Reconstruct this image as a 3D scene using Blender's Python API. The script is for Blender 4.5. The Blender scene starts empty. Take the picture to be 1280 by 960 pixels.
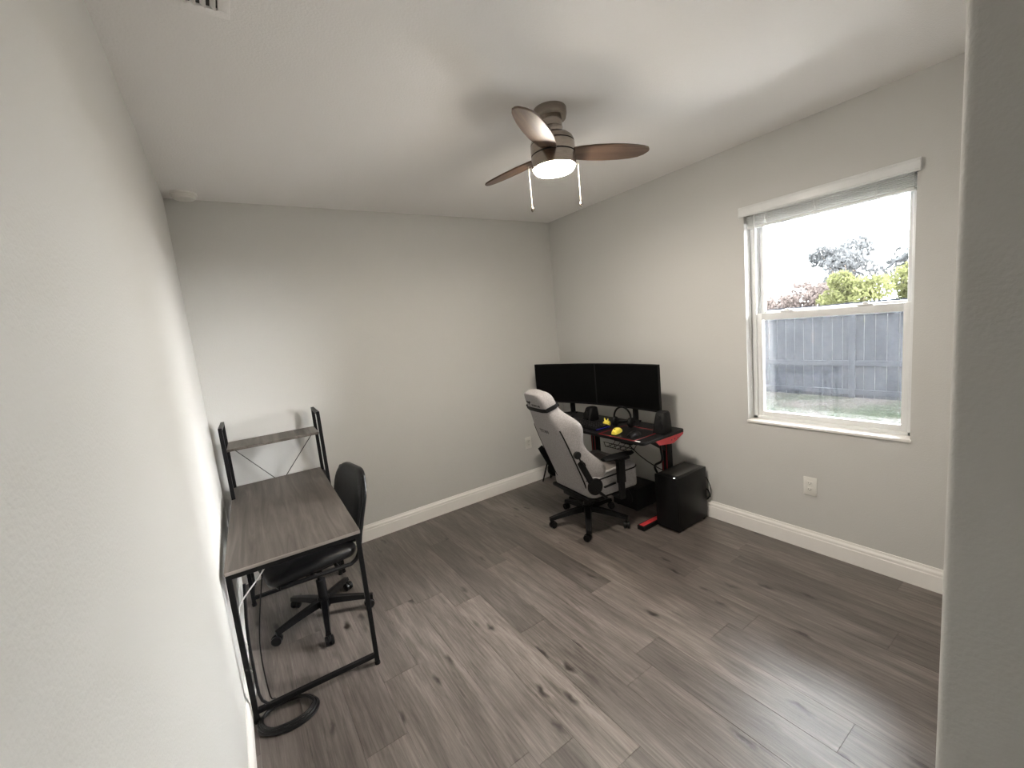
import bpy, bmesh, math, random
from mathutils import Vector, Matrix, Euler
C = bpy.context.scene.collection
S = bpy.context.scene
PI = math.pi
R = math.radians

# ------------------------------------------------------------------ camera
W, D, H = 3.067, 3.52, 2.60          # room width (x), depth (y), height (z)
F_PX, YAW, PITCH, ROLL = 529.81, 0.583, -0.1355, -0.1002
CAM = Vector((0.1668, 0.0798, 1.6069))
fw = Vector((math.sin(YAW)*math.cos(PITCH), math.cos(YAW)*math.cos(PITCH), math.sin(PITCH)))
rt = Vector((math.cos(YAW), -math.sin(YAW), 0))
up = rt.cross(fw)
rt2 = rt*math.cos(ROLL) + up*math.sin(ROLL)
up2 = -rt*math.sin(ROLL) + up*math.cos(ROLL)
cd = bpy.data.cameras.new('camera'); cam = bpy.data.objects.new('camera', cd); C.objects.link(cam)
cd.sensor_width = 36.0; cd.lens = F_PX/1280*36.0; cd.clip_start = 0.01; cd.clip_end = 200
m = Matrix((rt2, up2, -fw)).transposed().to_4x4(); m.translation = CAM
cam.matrix_world = m
S.camera = cam

# ------------------------------------------------------------------ world, sun, lamps, exposure
SKY = 23.0; SUN = 62.0; FAN_E = 225.0
S.view_settings.view_transform = 'Standard'; S.view_settings.look = 'None'
S.view_settings.exposure = 0.70; S.view_settings.gamma = 1.0
S.view_settings.use_curve_mapping = False
w = bpy.data.worlds.new('sky'); S.world = w; w.use_nodes = True
bg = w.node_tree.nodes['Background']
bg.inputs[0].default_value = (0.93, 0.97, 1.0, 1); bg.inputs[1].default_value = SKY
sd = bpy.data.lights.new('hazy_sun', 'SUN'); sd.energy = SUN; sd.angle = R(80); sd.color = (1.0, 0.985, 0.97)
so = bpy.data.objects.new('hazy_sun', sd); C.objects.link(so)
so.rotation_euler = Vector((-1, 1.5, -0.28)).to_track_quat('-Z', 'Y').to_euler()
so.location = (6, 1.2, 4)
S.cycles.use_denoising = True
S.cycles.max_bounces = 12; S.cycles.diffuse_bounces = 8; S.cycles.transparent_max_bounces = 24
S.cycles.sample_clamp_indirect = 8.0

# ------------------------------------------------------------------ materials
def nt(mat): mat.use_nodes = True; return mat.node_tree
def N(t, kind, **kw):
    n = t.nodes.new(kind)
    for k, v in kw.items(): setattr(n, k, v)
    return n
def mat(name, col, rough=0.5, metal=0.0, bump=0.0, bscale=60.0, var=0.0, vscale=20.0, stretch=None, spec=0.5, sheen=0.0, emit=None, estr=0.0):
    mt = bpy.data.materials.new(name); t = nt(mt); b = t.nodes['Principled BSDF']
    b.inputs['Base Color'].default_value = (*col, 1); b.inputs['Roughness'].default_value = rough
    b.inputs['Metallic'].default_value = metal; b.inputs['Specular IOR Level'].default_value = spec
    if sheen: b.inputs['Sheen Weight'].default_value = sheen
    if emit: b.inputs['Emission Color'].default_value = (*emit, 1); b.inputs['Emission Strength'].default_value = estr
    co = N(t, 'ShaderNodeTexCoord'); mp = N(t, 'ShaderNodeMapping'); t.links.new(co.outputs['Object'], mp.inputs[0])
    if stretch: mp.inputs['Scale'].default_value = stretch
    if var:
        n = N(t, 'ShaderNodeTexNoise'); n.inputs['Scale'].default_value = vscale; n.inputs['Detail'].default_value = 5
        t.links.new(mp.outputs[0], n.inputs['Vector'])
        r = N(t, 'ShaderNodeValToRGB'); r.color_ramp.elements[0].position = .3; r.color_ramp.elements[1].position = .7
        r.color_ramp.elements[0].color = (*[c*(1-var) for c in col], 1); r.color_ramp.elements[1].color = (*[min(1, c*(1+var)) for c in col], 1)
        t.links.new(n.outputs['Fac'], r.inputs[0]); t.links.new(r.outputs[0], b.inputs['Base Color'])
    if bump:
        n2 = N(t, 'ShaderNodeTexNoise'); n2.inputs['Scale'].default_value = bscale; n2.inputs['Detail'].default_value = 4
        t.links.new(mp.outputs[0], n2.inputs['Vector'])
        bp = N(t, 'ShaderNodeBump'); bp.inputs['Strength'].default_value = bump; bp.inputs['Distance'].default_value = 0.004
        t.links.new(n2.outputs['Fac'], bp.inputs['Height']); t.links.new(bp.outputs[0], b.inputs['Normal'])
    return mt
M = {}
M['wall'] = mat('wall_paint', (.60, .595, .575), .75, bump=.25, bscale=170, spec=.2)
M['ceil'] = mat('ceiling_paint', (.88, .865, .85), .9, bump=.35, bscale=120, spec=.1)
M['trim'] = mat('white_trim', (.92, .90, .87), .35, var=.01)
M['vinyl'] = mat('white_vinyl', (.78, .79, .79), .35, var=.02)
M['black'] = mat('black_metal', (.0045, .0045, .005), .5, var=.1, spec=.22)
M['blackp'] = mat('black_plastic', (.005, .005, .0055), .55, var=.15, spec=.2)
M['gloss'] = mat('glossy_black_plastic', (.004, .004, .0045), .34, var=.1, spec=.25)
M['screen'] = mat('dark_screen', (.0018, .0018, .002), .5, var=.1, spec=.08)
M['leather'] = mat('black_leatherette', (.005, .005, .0055), .36, spec=.3, bump=.25, bscale=240, var=.1)
M['nickel'] = mat('brushed_nickel', (.30, .26, .225), .26, metal=1, var=.12, vscale=30, stretch=(1, 1, 12))
M['chain'] = mat('pale_chain', (.42, .39, .34), .4, metal=.2, var=.05)
M['fabric'] = mat('light_grey_fabric', (.34, .325, .32), .95, bump=.5, bscale=420, var=.14, vscale=120, spec=.1, sheen=.15)
M['fabric2'] = mat('warm_grey_fabric', (.20, .178, .162), .95, bump=.5, bscale=420, var=.12, vscale=120, spec=.1, sheen=.15)
M['red'] = mat('red_plastic', (.46, .03, .035), .45, var=.08)
M['dkred'] = mat('red_stitching', (.25, .012, .015), .6, var=.1)
M['yellow'] = mat('yellow_plastic', (.80, .66, .09), .45, var=.08)
M['white'] = mat('white_plastic', (.78, .77, .73), .4, var=.02)
M['slot'] = mat('dark_slot', (.04, .038, .035), .6, var=.1)
M['led'] = mat('white_led', (.9, .9, .9), .3, emit=(1, 1, 1), estr=2.0)
M['blue'] = mat('blue_led', (.02, .02, .12), .4, emit=(.05, .06, 1), estr=.07)
M['cord'] = mat('black_cord', (.004, .004, .0045), .38, var=.1, spec=.3)
M['wcord'] = mat('white_cord', (.82, .81, .79), .45, var=.03)
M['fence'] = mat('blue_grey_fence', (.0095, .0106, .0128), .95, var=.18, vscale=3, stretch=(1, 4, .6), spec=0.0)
M['bark'] = mat('tree_bark', (.16, .12, .09), .9, var=.2)
M['diff'] = mat('lit_diffuser', (.9, .88, .82), .4, emit=(1.0, .91, .79), estr=FAN_E)
M['blade'] = None

def wood(name, c0, c1, c2, axis, scale=1.0, rough=.5, bump=.12):
    mt = bpy.data.materials.new(name); t = nt(mt); b = t.nodes['Principled BSDF']; b.inputs['Roughness'].default_value = rough
    co = N(t, 'ShaderNodeTexCoord'); mp = N(t, 'ShaderNodeMapping')
    sc = [26*scale]*3; sc[axis] = 1.6*scale
    mp.inputs['Scale'].default_value = sc; t.links.new(co.outputs['Object'], mp.inputs[0])
    n = N(t, 'ShaderNodeTexNoise'); n.inputs['Scale'].default_value = 1.0; n.inputs['Detail'].default_value = 8; n.inputs['Roughness'].default_value = .62; n.inputs['Distortion'].default_value = .8
    t.links.new(mp.outputs[0], n.inputs['Vector'])
    r = N(t, 'ShaderNodeValToRGB'); e = r.color_ramp.elements
    e[0].position = .32; e[0].color = (*c0, 1); e[1].position = .68; e[1].color = (*c2, 1)
    k = e.new(.5); k.color = (*c1, 1)
    t.links.new(n.outputs['Fac'], r.inputs[0]); t.links.new(r.outputs[0], b.inputs['Base Color'])
    bp = N(t, 'ShaderNodeBump'); bp.inputs['Strength'].default_value = bump; bp.inputs['Distance'].default_value = .002
    t.links.new(n.outputs['Fac'], bp.inputs['Height']); t.links.new(bp.outputs[0], b.inputs['Normal'])
    return mt
M['blade'] = wood('walnut_blade', (.050, .028, .018), (.10, .060, .038), (.16, .10, .066), 0, 1.0, .5)
M['desk'] = wood('grey_oak_laminate', (.046, .038, .031), (.090, .077, .066), (.145, .127, .110), 1, .9, .45)

def floor_mat():
    mt = bpy.data.materials.new('grey_oak_planks'); t = nt(mt); b = t.nodes['Principled BSDF']
    L = t.links.new
    at = N(t, 'ShaderNodeAttribute', attribute_name='plank')       # R: tone, G/B: random offset of the grain
    sep = N(t, 'ShaderNodeSeparateColor'); L(at.outputs['Color'], sep.inputs[0])
    co = N(t, 'ShaderNodeTexCoord')
    off = N(t, 'ShaderNodeCombineXYZ')
    m1 = N(t, 'ShaderNodeMath', operation='MULTIPLY'); m1.inputs[1].default_value = 17.0; L(sep.outputs[1], m1.inputs[0])
    m2 = N(t, 'ShaderNodeMath', operation='MULTIPLY'); m2.inputs[1].default_value = 31.0; L(sep.outputs[2], m2.inputs[0])
    L(m1.outputs[0], off.inputs[0]); L(m2.outputs[0], off.inputs[1]); L(m1.outputs[0], off.inputs[2])
    ad = N(t, 'ShaderNodeVectorMath', operation='ADD'); L(co.outputs['Object'], ad.inputs[0]); L(off.outputs[0], ad.inputs[1])
    def mapped(s):
        mp = N(t, 'ShaderNodeMapping'); mp.inputs['Scale'].default_value = s; L(ad.outputs[0], mp.inputs[0]); return mp.outputs[0]
    g1 = N(t, 'ShaderNodeTexNoise'); g1.inputs['Scale'].default_value = 1; g1.inputs['Detail'].default_value = 9; g1.inputs['Roughness'].default_value = .68; g1.inputs['Distortion'].default_value = .5
    L(mapped((105, 5.0, 1)), g1.inputs['Vector'])
    g2 = N(t, 'ShaderNodeTexNoise'); g2.inputs['Scale'].default_value = 1; g2.inputs['Detail'].default_value = 4; g2.inputs['Distortion'].default_value = 1.2
    L(mapped((11, 1.5, 1)), g2.inputs['Vector'])
    # knots: sparse cells, elongated along the plank
    kn = N(t, 'ShaderNodeTexVoronoi'); kn.inputs['Scale'].default_value = 1; kn.inputs['Randomness'].default_value = 1
    dis = N(t, 'ShaderNodeTexNoise'); dis.inputs['Scale'].default_value = 14; L(ad.outputs[0], dis.inputs['Vector'])
    dm = N(t, 'ShaderNodeVectorMath', operation='SCALE'); dm.inputs['Scale'].default_value = .045; L(dis.outputs['Color'], dm.inputs[0])
    ad2 = N(t, 'ShaderNodeVectorMath', operation='ADD'); L(ad.outputs[0], ad2.inputs[0]); L(dm.outputs[0], ad2.inputs[1])
    mpk = N(t, 'ShaderNodeMapping'); mpk.inputs['Scale'].default_value = (10.0, 3.0, .001); L(ad2.outputs[0], mpk.inputs[0])
    L(mpk.outputs[0], kn.inputs['Vector'])
    gate = N(t, 'ShaderNodeSeparateColor'); L(kn.outputs['Color'], gate.inputs[0])
    gt = N(t, 'ShaderNodeMath', operation='GREATER_THAN'); gt.inputs[1].default_value = .05; L(gate.outputs[0], gt.inputs[0])
    kr = N(t, 'ShaderNodeMapRange'); kr.inputs[1].default_value = .06; kr.inputs[2].default_value = .185; kr.inputs[3].default_value = 1; kr.inputs[4].default_value = 0
    L(kn.outputs['Distance'], kr.inputs[0])
    kp = N(t, 'ShaderNodeMath', operation='POWER'); kp.inputs[1].default_value = 1.15; L(kr.outputs[0], kp.inputs[0])
    km = N(t, 'ShaderNodeMath', operation='MULTIPLY'); L(kp.outputs[0], km.inputs[0]); L(gt.outputs[0], km.inputs[1])
    # dark grain cracks
    g3 = N(t, 'ShaderNodeTexNoise'); g3.inputs['Scale'].default_value = 1; g3.inputs['Detail'].default_value = 6; g3.inputs['Roughness'].default_value = .6; g3.inputs['Distortion'].default_value = 1.0
    L(mapped((30, 2.6, 1)), g3.inputs['Vector'])
    cr = N(t, 'ShaderNodeMapRange'); cr.inputs[1].default_value = .62; cr.inputs[2].default_value = .74; cr.inputs[3].default_value = 0; cr.inputs[4].default_value = .62; L(g3.outputs['Fac'], cr.inputs[0])
    km0 = km; km = N(t, 'ShaderNodeMath', operation='MAXIMUM'); L(km0.outputs[0], km.inputs[0]); L(cr.outputs[0], km.inputs[1])
    # colour = tone * (grain)
    r1 = N(t, 'ShaderNodeValToRGB'); e = r1.color_ramp.elements
    e[0].position = .33; e[0].color = (.060, .048, .041, 1); e[1].position = .66; e[1].color = (.285, .25, .225, 1)
    k = e.new(.5); k.color = (.160, .137, .122, 1)
    mixf = N(t, 'ShaderNodeMix'); mixf.data_type = 'FLOAT'; mixf.inputs[0].default_value = .42
    L(g1.outputs['Fac'], mixf.inputs[2]); L(g2.outputs['Fac'], mixf.inputs[3])
    L(mixf.outputs[0], r1.inputs[0])
    tone = N(t, 'ShaderNodeMapRange'); tone.inputs[3].default_value = .56; tone.inputs[4].default_value = 1.42; L(sep.outputs[0], tone.inputs[0])
    mul = N(t, 'ShaderNodeVectorMath', operation='SCALE'); L(r1.outputs[0], mul.inputs[0]); L(tone.outputs[0], mul.inputs['Scale'])
    mk = N(t, 'ShaderNodeMix'); mk.data_type = 'RGBA'; L(km.outputs[0], mk.inputs[0]); L(mul.outputs[0], mk.inputs[6]); mk.inputs[7].default_value = (.022, .017, .014, 1)
    L(mk.outputs[2], b.inputs['Base Color'])
    rr = N(t, 'ShaderNodeMapRange'); rr.inputs[3].default_value = .25; rr.inputs[4].default_value = .40; b.inputs['Specular IOR Level'].default_value = .85; L(g1.outputs['Fac'], rr.inputs[0]); L(rr.outputs[0], b.inputs['Roughness'])
    hs = N(t, 'ShaderNodeMath', operation='SUBTRACT'); L(g1.outputs['Fac'], hs.inputs[0]); L(km.outputs[0], hs.inputs[1])
    bp = N(t, 'ShaderNodeBump'); bp.inputs['Strength'].default_value = .35; bp.inputs['Distance'].default_value = .0015
    L(hs.outputs[0], bp.inputs['Height']); L(bp.outputs[0], b.inputs['Normal'])
    return mt
M['floor'] = floor_mat()

def glass_mat(name, tint=(1, 1, 1), haze=0.0, hazecol=(.6, .62, .66)):
    mt = bpy.data.materials.new(name); t = nt(mt); t.nodes.remove(t.nodes['Principled BSDF']); L = t.links.new
    o = t.nodes['Material Output']
    tr = N(t, 'ShaderNodeBsdfTransparent'); tr.inputs[0].default_value = (*tint, 1)
    gl = N(t, 'ShaderNodeBsdfGlossy'); gl.inputs['Roughness'].default_value = .02
    fr = N(t, 'ShaderNodeFresnel'); fr.inputs[0].default_value = 1.45
    mx = N(t, 'ShaderNodeMixShader'); L(fr.outputs[0], mx.inputs[0]); L(tr.outputs[0], mx.inputs[1]); L(gl.outputs[0], mx.inputs[2])
    out = mx
    if haze:
        df = N(t, 'ShaderNodeBsdfTranslucent'); df.inputs[0].default_value = (*hazecol, 1)
        d2 = N(t, 'ShaderNodeBsdfDiffuse'); d2.inputs[0].default_value = (*hazecol, 1)
        m0 = N(t, 'ShaderNodeMixShader'); m0.inputs[0].default_value = .5; L(df.outputs[0], m0.inputs[1]); L(d2.outputs[0], m0.inputs[2])
        co = N(t, 'ShaderNodeTexCoord'); n = N(t, 'ShaderNodeTexNoise'); n.inputs['Scale'].default_value = 130; n.inputs['Detail'].default_value = 2; L(co.outputs['Object'], n.inputs['Vector'])
        mr = N(t, 'ShaderNodeMapRange'); mr.inputs[1].default_value = .38; mr.inputs[2].default_value = .68; mr.inputs[3].default_value = 0; mr.inputs[4].default_value = haze*2.6; L(n.outputs['Fac'], mr.inputs[0])
        m1 = N(t, 'ShaderNodeMixShader'); L(mr.outputs[0], m1.inputs[0]); L(mx.outputs[0], m1.inputs[1]); L(m0.outputs[0], m1.inputs[2]); out = m1
    L(out.outputs[0], o.inputs[0])
    return mt
M['glass'] = glass_mat('clear_glass')
M['scr'] = glass_mat('insect_screen', haze=.012, hazecol=(.50, .53, .58))

def leaf_mat(name, col, trans=.5):
    mt = bpy.data.materials.new(name); t = nt(mt); b = t.nodes['Principled BSDF']; L = t.links.new
    g = N(t, 'ShaderNodeObjectInfo'); co = N(t, 'ShaderNodeTexCoord')
    n = N(t, 'ShaderNodeTexNoise'); n.inputs['Scale'].default_value = 2.2; n.inputs['Detail'].default_value = 5; L(co.outputs['Object'], n.inputs['Vector'])
    r = N(t, 'ShaderNodeValToRGB'); r.color_ramp.elements[0].position = .35; r.color_ramp.elements[1].position = .65
    r.color_ramp.elements[0].color = (*[c*.55 for c in col], 1); r.color_ramp.elements[1].color = (*[min(1, c*1.25) for c in col], 1)
    L(n.outputs['Fac'], r.inputs[0]); L(r.outputs[0], b.inputs['Base Color']); b.inputs['Roughness'].default_value = .7; b.inputs['Specular IOR Level'].default_value = .05
    tl = N(t, 'ShaderNodeBsdfTranslucent'); L(r.outputs[0], tl.inputs[0])
    mx = N(t, 'ShaderNodeMixShader'); mx.inputs[0].default_value = trans; L(b.outputs[0], mx.inputs[1]); L(tl.outputs[0], mx.inputs[2])
    L(mx.outputs[0], t.nodes['Material Output'].inputs[0])
    return mt
M['leaf_grey'] = leaf_mat('grey_green_leaves', (.066, .069, .071))
M['leaf_green'] = leaf_mat('yellow_green_leaves', (.075, .080, .034))
M['leaf_rust'] = leaf_mat('rusty_leaves', (.092, .076, .070))

def ground_mat():
    mt = bpy.data.materials.new('patchy_lawn'); t = nt(mt); b = t.nodes['Principled BSDF']; L = t.links.new
    co = N(t, 'ShaderNodeTexCoord')
    n = N(t, 'ShaderNodeTexNoise'); n.inputs['Scale'].default_value = 1.2; n.inputs['Detail'].default_value = 9; n.inputs['Roughness'].default_value = .75; L(co.outputs['Object'], n.inputs['Vector'])
    r = N(t, 'ShaderNodeValToRGB'); e = r.color_ramp.elements
    e[0].position = .40; e[0].color = (.0095, .013, .0075, 1); e[1].position = .62; e[1].color = (.031, .027, .0265, 1)
    L(n.outputs['Fac'], r.inputs[0]); L(r.outputs[0], b.inputs['Base Color']); b.inputs['Roughness'].default_value = .95; b.inputs['Specular IOR Level'].default_value = 0
    n2 = N(t, 'ShaderNodeTexNoise'); n2.inputs['Scale'].default_value = 14; n2.inputs['Detail'].default_value = 6; L(co.outputs['Object'], n2.inputs['Vector'])
    bp = N(t, 'ShaderNodeBump'); bp.inputs['Strength'].default_value = 1; bp.inputs['Distance'].default_value = .12; L(n2.outputs['Fac'], bp.inputs['Height']); L(bp.outputs[0], b.inputs['Normal'])
    return mt
M['ground'] = ground_mat()

# ------------------------------------------------------------------ mesh helpers
class MB:
    """collects shapes into one mesh"""
    def __init__(s): s.bm = bmesh.new()
    def box(s, x0, x1, y0, y1, z0, z1, bev=0.0, seg=2, mtx=None):
        t = bmesh.new(); bmesh.ops.create_cube(t, size=1)
        for v in t.verts: v.co = Vector((x0+(v.co.x+.5)*(x1-x0), y0+(v.co.y+.5)*(y1-y0), z0+(v.co.z+.5)*(z1-z0)))
        if bev: bmesh.ops.bevel(t, geom=t.edges[:], offset=bev, segments=seg, affect='EDGES', profile=.5)
        return s.add(t, mtx)
    def add(s, t, mtx=None):
        if mtx is not None: bmesh.ops.transform(t, matrix=mtx, verts=t.verts)
        me = bpy.data.meshes.new('t'); t.to_mesh(me); t.free(); s.bm.from_mesh(me); bpy.data.meshes.remove(me); return s
    def tube(s, pts, r, n=10, closed=False, mtx=None):
        pts = [Vector(p) for p in pts]; t = bmesh.new(); rings = []
        k = len(pts); prev = None
        for i, p in enumerate(pts):
            if closed: d = pts[(i+1) % k]-pts[i-1]
            else: d = pts[min(i+1, k-1)]-pts[max(i-1, 0)]
            d.normalize()
            if prev is None:
                a = d.orthogonal().normalized()
            else:
                a = prev-d*prev.dot(d)
                if a.length < 1e-6: a = d.orthogonal()
                a.normalize()
            prev = a; b = d.cross(a)
            rr = r[i] if isinstance(r, (list, tuple)) else r
            rings.append([t.verts.new(p+a*rr*math.cos(2*PI*j/n)+b*rr*math.sin(2*PI*j/n)) for j in range(n)])
        for i in range(k if closed else k-1):
            A, B = rings[i], rings[(i+1) % k]
            for j in range(n): t.faces.new((A[j], A[(j+1) % n], B[(j+1) % n], B[j]))
        if not closed:
            t.faces.new(rings[0][::-1]); t.faces.new(rings[-1])
        bmesh.ops.recalc_face_normals(t, faces=t.faces); return s.add(t, mtx)
    def bar(s, p, q, a, b=None, bev=.0015, up=(0, 0, 1)):
        """square tube of section a x b from p to q"""
        p, q = Vector(p), Vector(q); b = b or a; d = q-p; L = d.length; d.normalize(); u = Vector(up)
        if abs(d.dot(u)) > .98: u = Vector((1, 0, 0))
        x = d.cross(u).normalized(); y = x.cross(d)
        mt = Matrix((x, y, d)).transposed().to_4x4(); mt.translation = p
        return s.box(-a/2, a/2, -b/2, b/2, 0, L, bev, 1, mt)
    def lathe(s, prof, n=40, mtx=None):
        t = bmesh.new(); rings = []
        for r, z in prof:
            if r < 1e-6: rings.append([t.verts.new((0, 0, z))])
            else: rings.append([t.verts.new((r*math.cos(2*PI*j/n), r*math.sin(2*PI*j/n), z)) for j in range(n)])
        for A, B in zip(rings, rings[1:]):
            for j in range(n):
                if len(A) == 1 and len(B) == 1: continue
                if len(A) == 1: t.faces.new((A[0], B[(j+1) % n], B[j]))
                elif len(B) == 1: t.faces.new((A[j], A[(j+1) % n], B[0]))
                else: t.faces.new((A[j], A[(j+1) % n], B[(j+1) % n], B[j]))
        if len(rings[0]) > 1: t.faces.new(rings[0][::-1])
        if len(rings[-1]) > 1: t.faces.new(rings[-1])
        bmesh.ops.recalc_face_normals(t, faces=t.faces); return s.add(t, mtx)
    def prism(s, pts, z0, z1, mtx=None, bev=0.0, seg=2):
        t = bmesh.new(); a = [t.verts.new((x, y, z0)) for x, y in pts]; b = [t.verts.new((x, y, z1)) for x, y in pts]
        n = len(pts); t.faces.new(a[::-1]); t.faces.new(b)
        for i in range(n): t.faces.new((a[i], a[(i+1) % n], b[(i+1) % n], b[i]))
        bmesh.ops.recalc_face_normals(t, faces=t.faces)
        if bev: bmesh.ops.bevel(t, geom=t.edges[:], offset=bev, segments=seg, affect='EDGES')
        return s.add(t, mtx)
    def loft(s, secs, cap=True, mtx=None):
        """secs: list of equal-length closed loops of points"""
        t = bmesh.new(); rings = [[t.verts.new(p) for p in sc] for sc in secs]; n = len(secs[0])
        for A, B in zip(rings, rings[1:]):
            for j in range(n): t.faces.new((A[j], A[(j+1) % n], B[(j+1) % n], B[j]))
        if cap: t.faces.new(rings[0][::-1]); t.faces.new(rings[-1])
        bmesh.ops.recalc_face_normals(t, faces=t.faces); return s.add(t, mtx)
    def ball(s, c, r, mtx=None, sc=(1, 1, 1)):
        t = bmesh.new(); bmesh.ops.create_uvsphere(t, u_segments=20, v_segments=12, radius=r)
        for v in t.verts: v.co = Vector((v.co.x*sc[0], v.co.y*sc[1], v.co.z*sc[2]))+Vector(c)
        return s.add(t, mtx)
    def build(s, name, m, parent=None, smooth=True, sub=0, angle=35):
        me = bpy.data.meshes.new(name); s.bm.to_mesh(me); s.bm.free()
        me.materials.append(m)
        if smooth:
            me.polygons.foreach_set('use_smooth', [True]*len(me.polygons))
            me.set_sharp_from_angle(angle=R(angle if not sub else 180))
        o = bpy.data.objects.new(name, me); C.objects.link(o)
        if parent: o.parent = parent
        if sub:
            md = o.modifiers.new('subdivision', 'SUBSURF'); md.levels = sub; md.render_levels = sub
        return o
def smooth_pts(pts, n=8, closed=False):
    """Catmull-Rom through pts"""
    P = [Vector(p) for p in pts]; out = []; k = len(P)
    rng = range(k) if closed else range(k-1)
    for i in rng:
        if closed: a, b, c, d = P[i-1], P[i], P[(i+1) % k], P[(i+2) % k]
        else: a, b, c, d = P[max(i-1, 0)], P[i], P[i+1], P[min(i+2, k-1)]
        for j in range(n):
            t = j/n
            out.append(.5*((2*b)+(c-a)*t+(2*a-5*b+4*c-d)*t*t+(3*b-a-3*c+d)*t*t*t))
    if not closed: out.append(P[-1])
    return out
def tag(o, label, cat, group=None):
    o['label'] = label; o['category'] = cat
    if group: o['group'] = group
    return o
def thing(name, label, cat, loc=(0, 0, 0), rz=0, group=None):
    o = bpy.data.objects.new(name, None); C.objects.link(o); o.empty_display_size = .1
    o.location = loc; o.rotation_euler = (0, 0, rz); return tag(o, label, cat, group)
def struct(o): o['kind'] = 'structure'; return o
def text_mesh(name, s, size, m, parent, mtx, depth=.0006):
    cu = bpy.data.curves.new(name, 'FONT'); cu.body = s; cu.size = size; cu.extrude = depth; cu.align_x = 'CENTER'
    o = bpy.data.objects.new(name, cu); C.objects.link(o)
    bpy.context.view_layer.update()
    me = bpy.data.meshes.new_from_object(o.evaluated_get(bpy.context.evaluated_depsgraph_get()))
    bpy.data.objects.remove(o); me.materials.clear(); me.materials.append(m)
    me.transform(mtx)
    ob = bpy.data.objects.new(name, me); C.objects.link(ob); ob.parent = parent
    return ob

# ------------------------------------------------------------------ room shell
FR = .21; XA = .89; YB = -3.0        # the entry recess the camera stands in
WT = .18                             # wall thickness
def build_floor():
    rnd = random.Random(5); me = bpy.data.meshes.new('floor'); bm = bmesh.new(); lay = bm.loops.layers.color.new('plank')
    PW = .17; PL = 1.22
    joints = {0: 2.272, -1: 2.456, 1: 1.834, 2: 2.48, 3: 2.573, 4: 1.825, 5: 2.403, -3: 2.0, -2: 1.30, -4: 2.9}
    tones = {(0, -1): .80, (-1, 0): .34, (-1, -1): .66, (1, 0): .25, (1, -1): .52, (3, -1): .66, (3, 0): .40, (4, 0): .24, (4, -1): .70, (5, -1): .72, (2, 0): .36, (2, -1): .58, (-3, -1): .62, (-3, 0): .42, (0, 0): .44}
    x0, x1, y0, y1 = -.02, W+.02, YB-.02, D+.02
    k = math.floor((x0-1.05)/PW)
    while 1.05+k*PW < x1:
        a, b = max(x0, 1.05+k*PW), min(x1, 1.05+(k+1)*PW)
        j0 = joints.get(k, rnd.uniform(0, PL))
        for n in range(-5, 4):
            c, d = max(y0, j0+n*PL), min(y1, j0+(n+1)*PL)
            if d <= c: continue
            tn = tones.get((k, n), rnd.uniform(.28, .68)); col = (tn, rnd.random(), rnd.random(), 1)
            g = .0007
            vs = [bm.verts.new(p) for p in ((a+g, c+g, 0), (b-g, c+g, 0), (b-g, d-g, 0), (a+g, d-g, 0))]
            lo = [bm.verts.new(p) for p in ((a, c, -.0015), (b, c, -.0015), (b, d, -.0015), (a, d, -.0015))]
            fs = [bm.faces.new(vs)]+[bm.faces.new((lo[i], lo[(i+1) % 4], vs[(i+1) % 4], vs[i])) for i in range(4)]
            for f in fs:
                for l in f.loops: l[lay] = col
        k += 1
    # a slab beneath, so that nothing shines through
    bm.normal_update(); bm.to_mesh(me); bm.free()
    sl = MB().box(x0-.2, x1+.2, y0-.2, y1+.2, -.12, -.002); t = bmesh.new(); t.from_mesh(me)
    lay2 = t.loops.layers.color['plank']; tmp = bpy.data.meshes.new('s'); sl.bm.to_mesh(tmp); sl.bm.free(); t.from_mesh(tmp); t.to_mesh(me); t.free()
    me.materials.append(M['floor']); o = bpy.data.objects.new('floor', me); C.objects.link(o); return struct(o)
build_floor()
struct(MB().box(-.2, W+.2, YB-.2, D+.2, H, H+.12).build('ceiling', M['ceil'], smooth=False))
struct(MB().box(-WT, 0, YB-WT, D+WT, -.1, H).build('wall_left', M['wall'], smooth=False))
struct(MB().box(0, W, D, D+WT, -.1, H).build('wall_back', M['wall'], smooth=False))
OY0, OY1, OZ0, OZ1 = .739, 1.573, .797, 2.17
b = MB(); b.box(W, W+WT, FR-.3, OY0, -.1, H); b.box(W, W+WT, OY1, D+WT, -.1, H); b.box(W, W+WT, OY0, OY1, -.1, OZ0); b.box(W, W+WT, OY0, OY1, OZ1, H)
struct(b.build('wall_right', M['wall'], smooth=False))
# front wall: solid block beside the entry, with a rounded drywall corner
t = [(XA+.012, FR), (W+WT, FR), (W+WT, YB-WT), (XA, YB-WT), (XA, FR-.012)]
for i in range(1, 5):
    a = PI-PI/2*i/5; t.append((XA+.012+.012*math.cos(a), FR-.012+.012*math.sin(a)))
struct(MB().prism(t, -.1, H).build('wall_front', M['wall']))
struct(MB().box(0, XA, YB-WT, YB, -.1, H).build('wall_hall', M['wall'], smooth=False))
def baseboard(name, p, q, nrm):
    """moulded board from p to q on the floor, nrm points into the room"""
    prof = [(0, 0), (.014, 0), (.014, .088), (.0115, .092), (.0115, .100), (.0125, .102), (.0115, .108), (.006, .118), (.004, .131), (0, .131)]
    p, q, nrm = Vector(p), Vector(q), Vector(nrm)
    secs = [[e+nrm*u+Vector((0, 0, v)) for u, v in prof] for e in (p, q)]
    return struct(MB().loft(secs).build(name, M['trim'], smooth=False))
baseboard('baseboard_back', (0, D, 0), (W, D, 0), (0, -1, 0))
baseboard('baseboard_left', (0, YB, 0), (0, D, 0), (1, 0, 0))
baseboard('baseboard_right', (W, FR, 0), (W, D, 0), (-1, 0, 0))
baseboard('baseboard_front', (XA, FR, 0), (W, FR, 0), (0, 1, 0))

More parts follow.
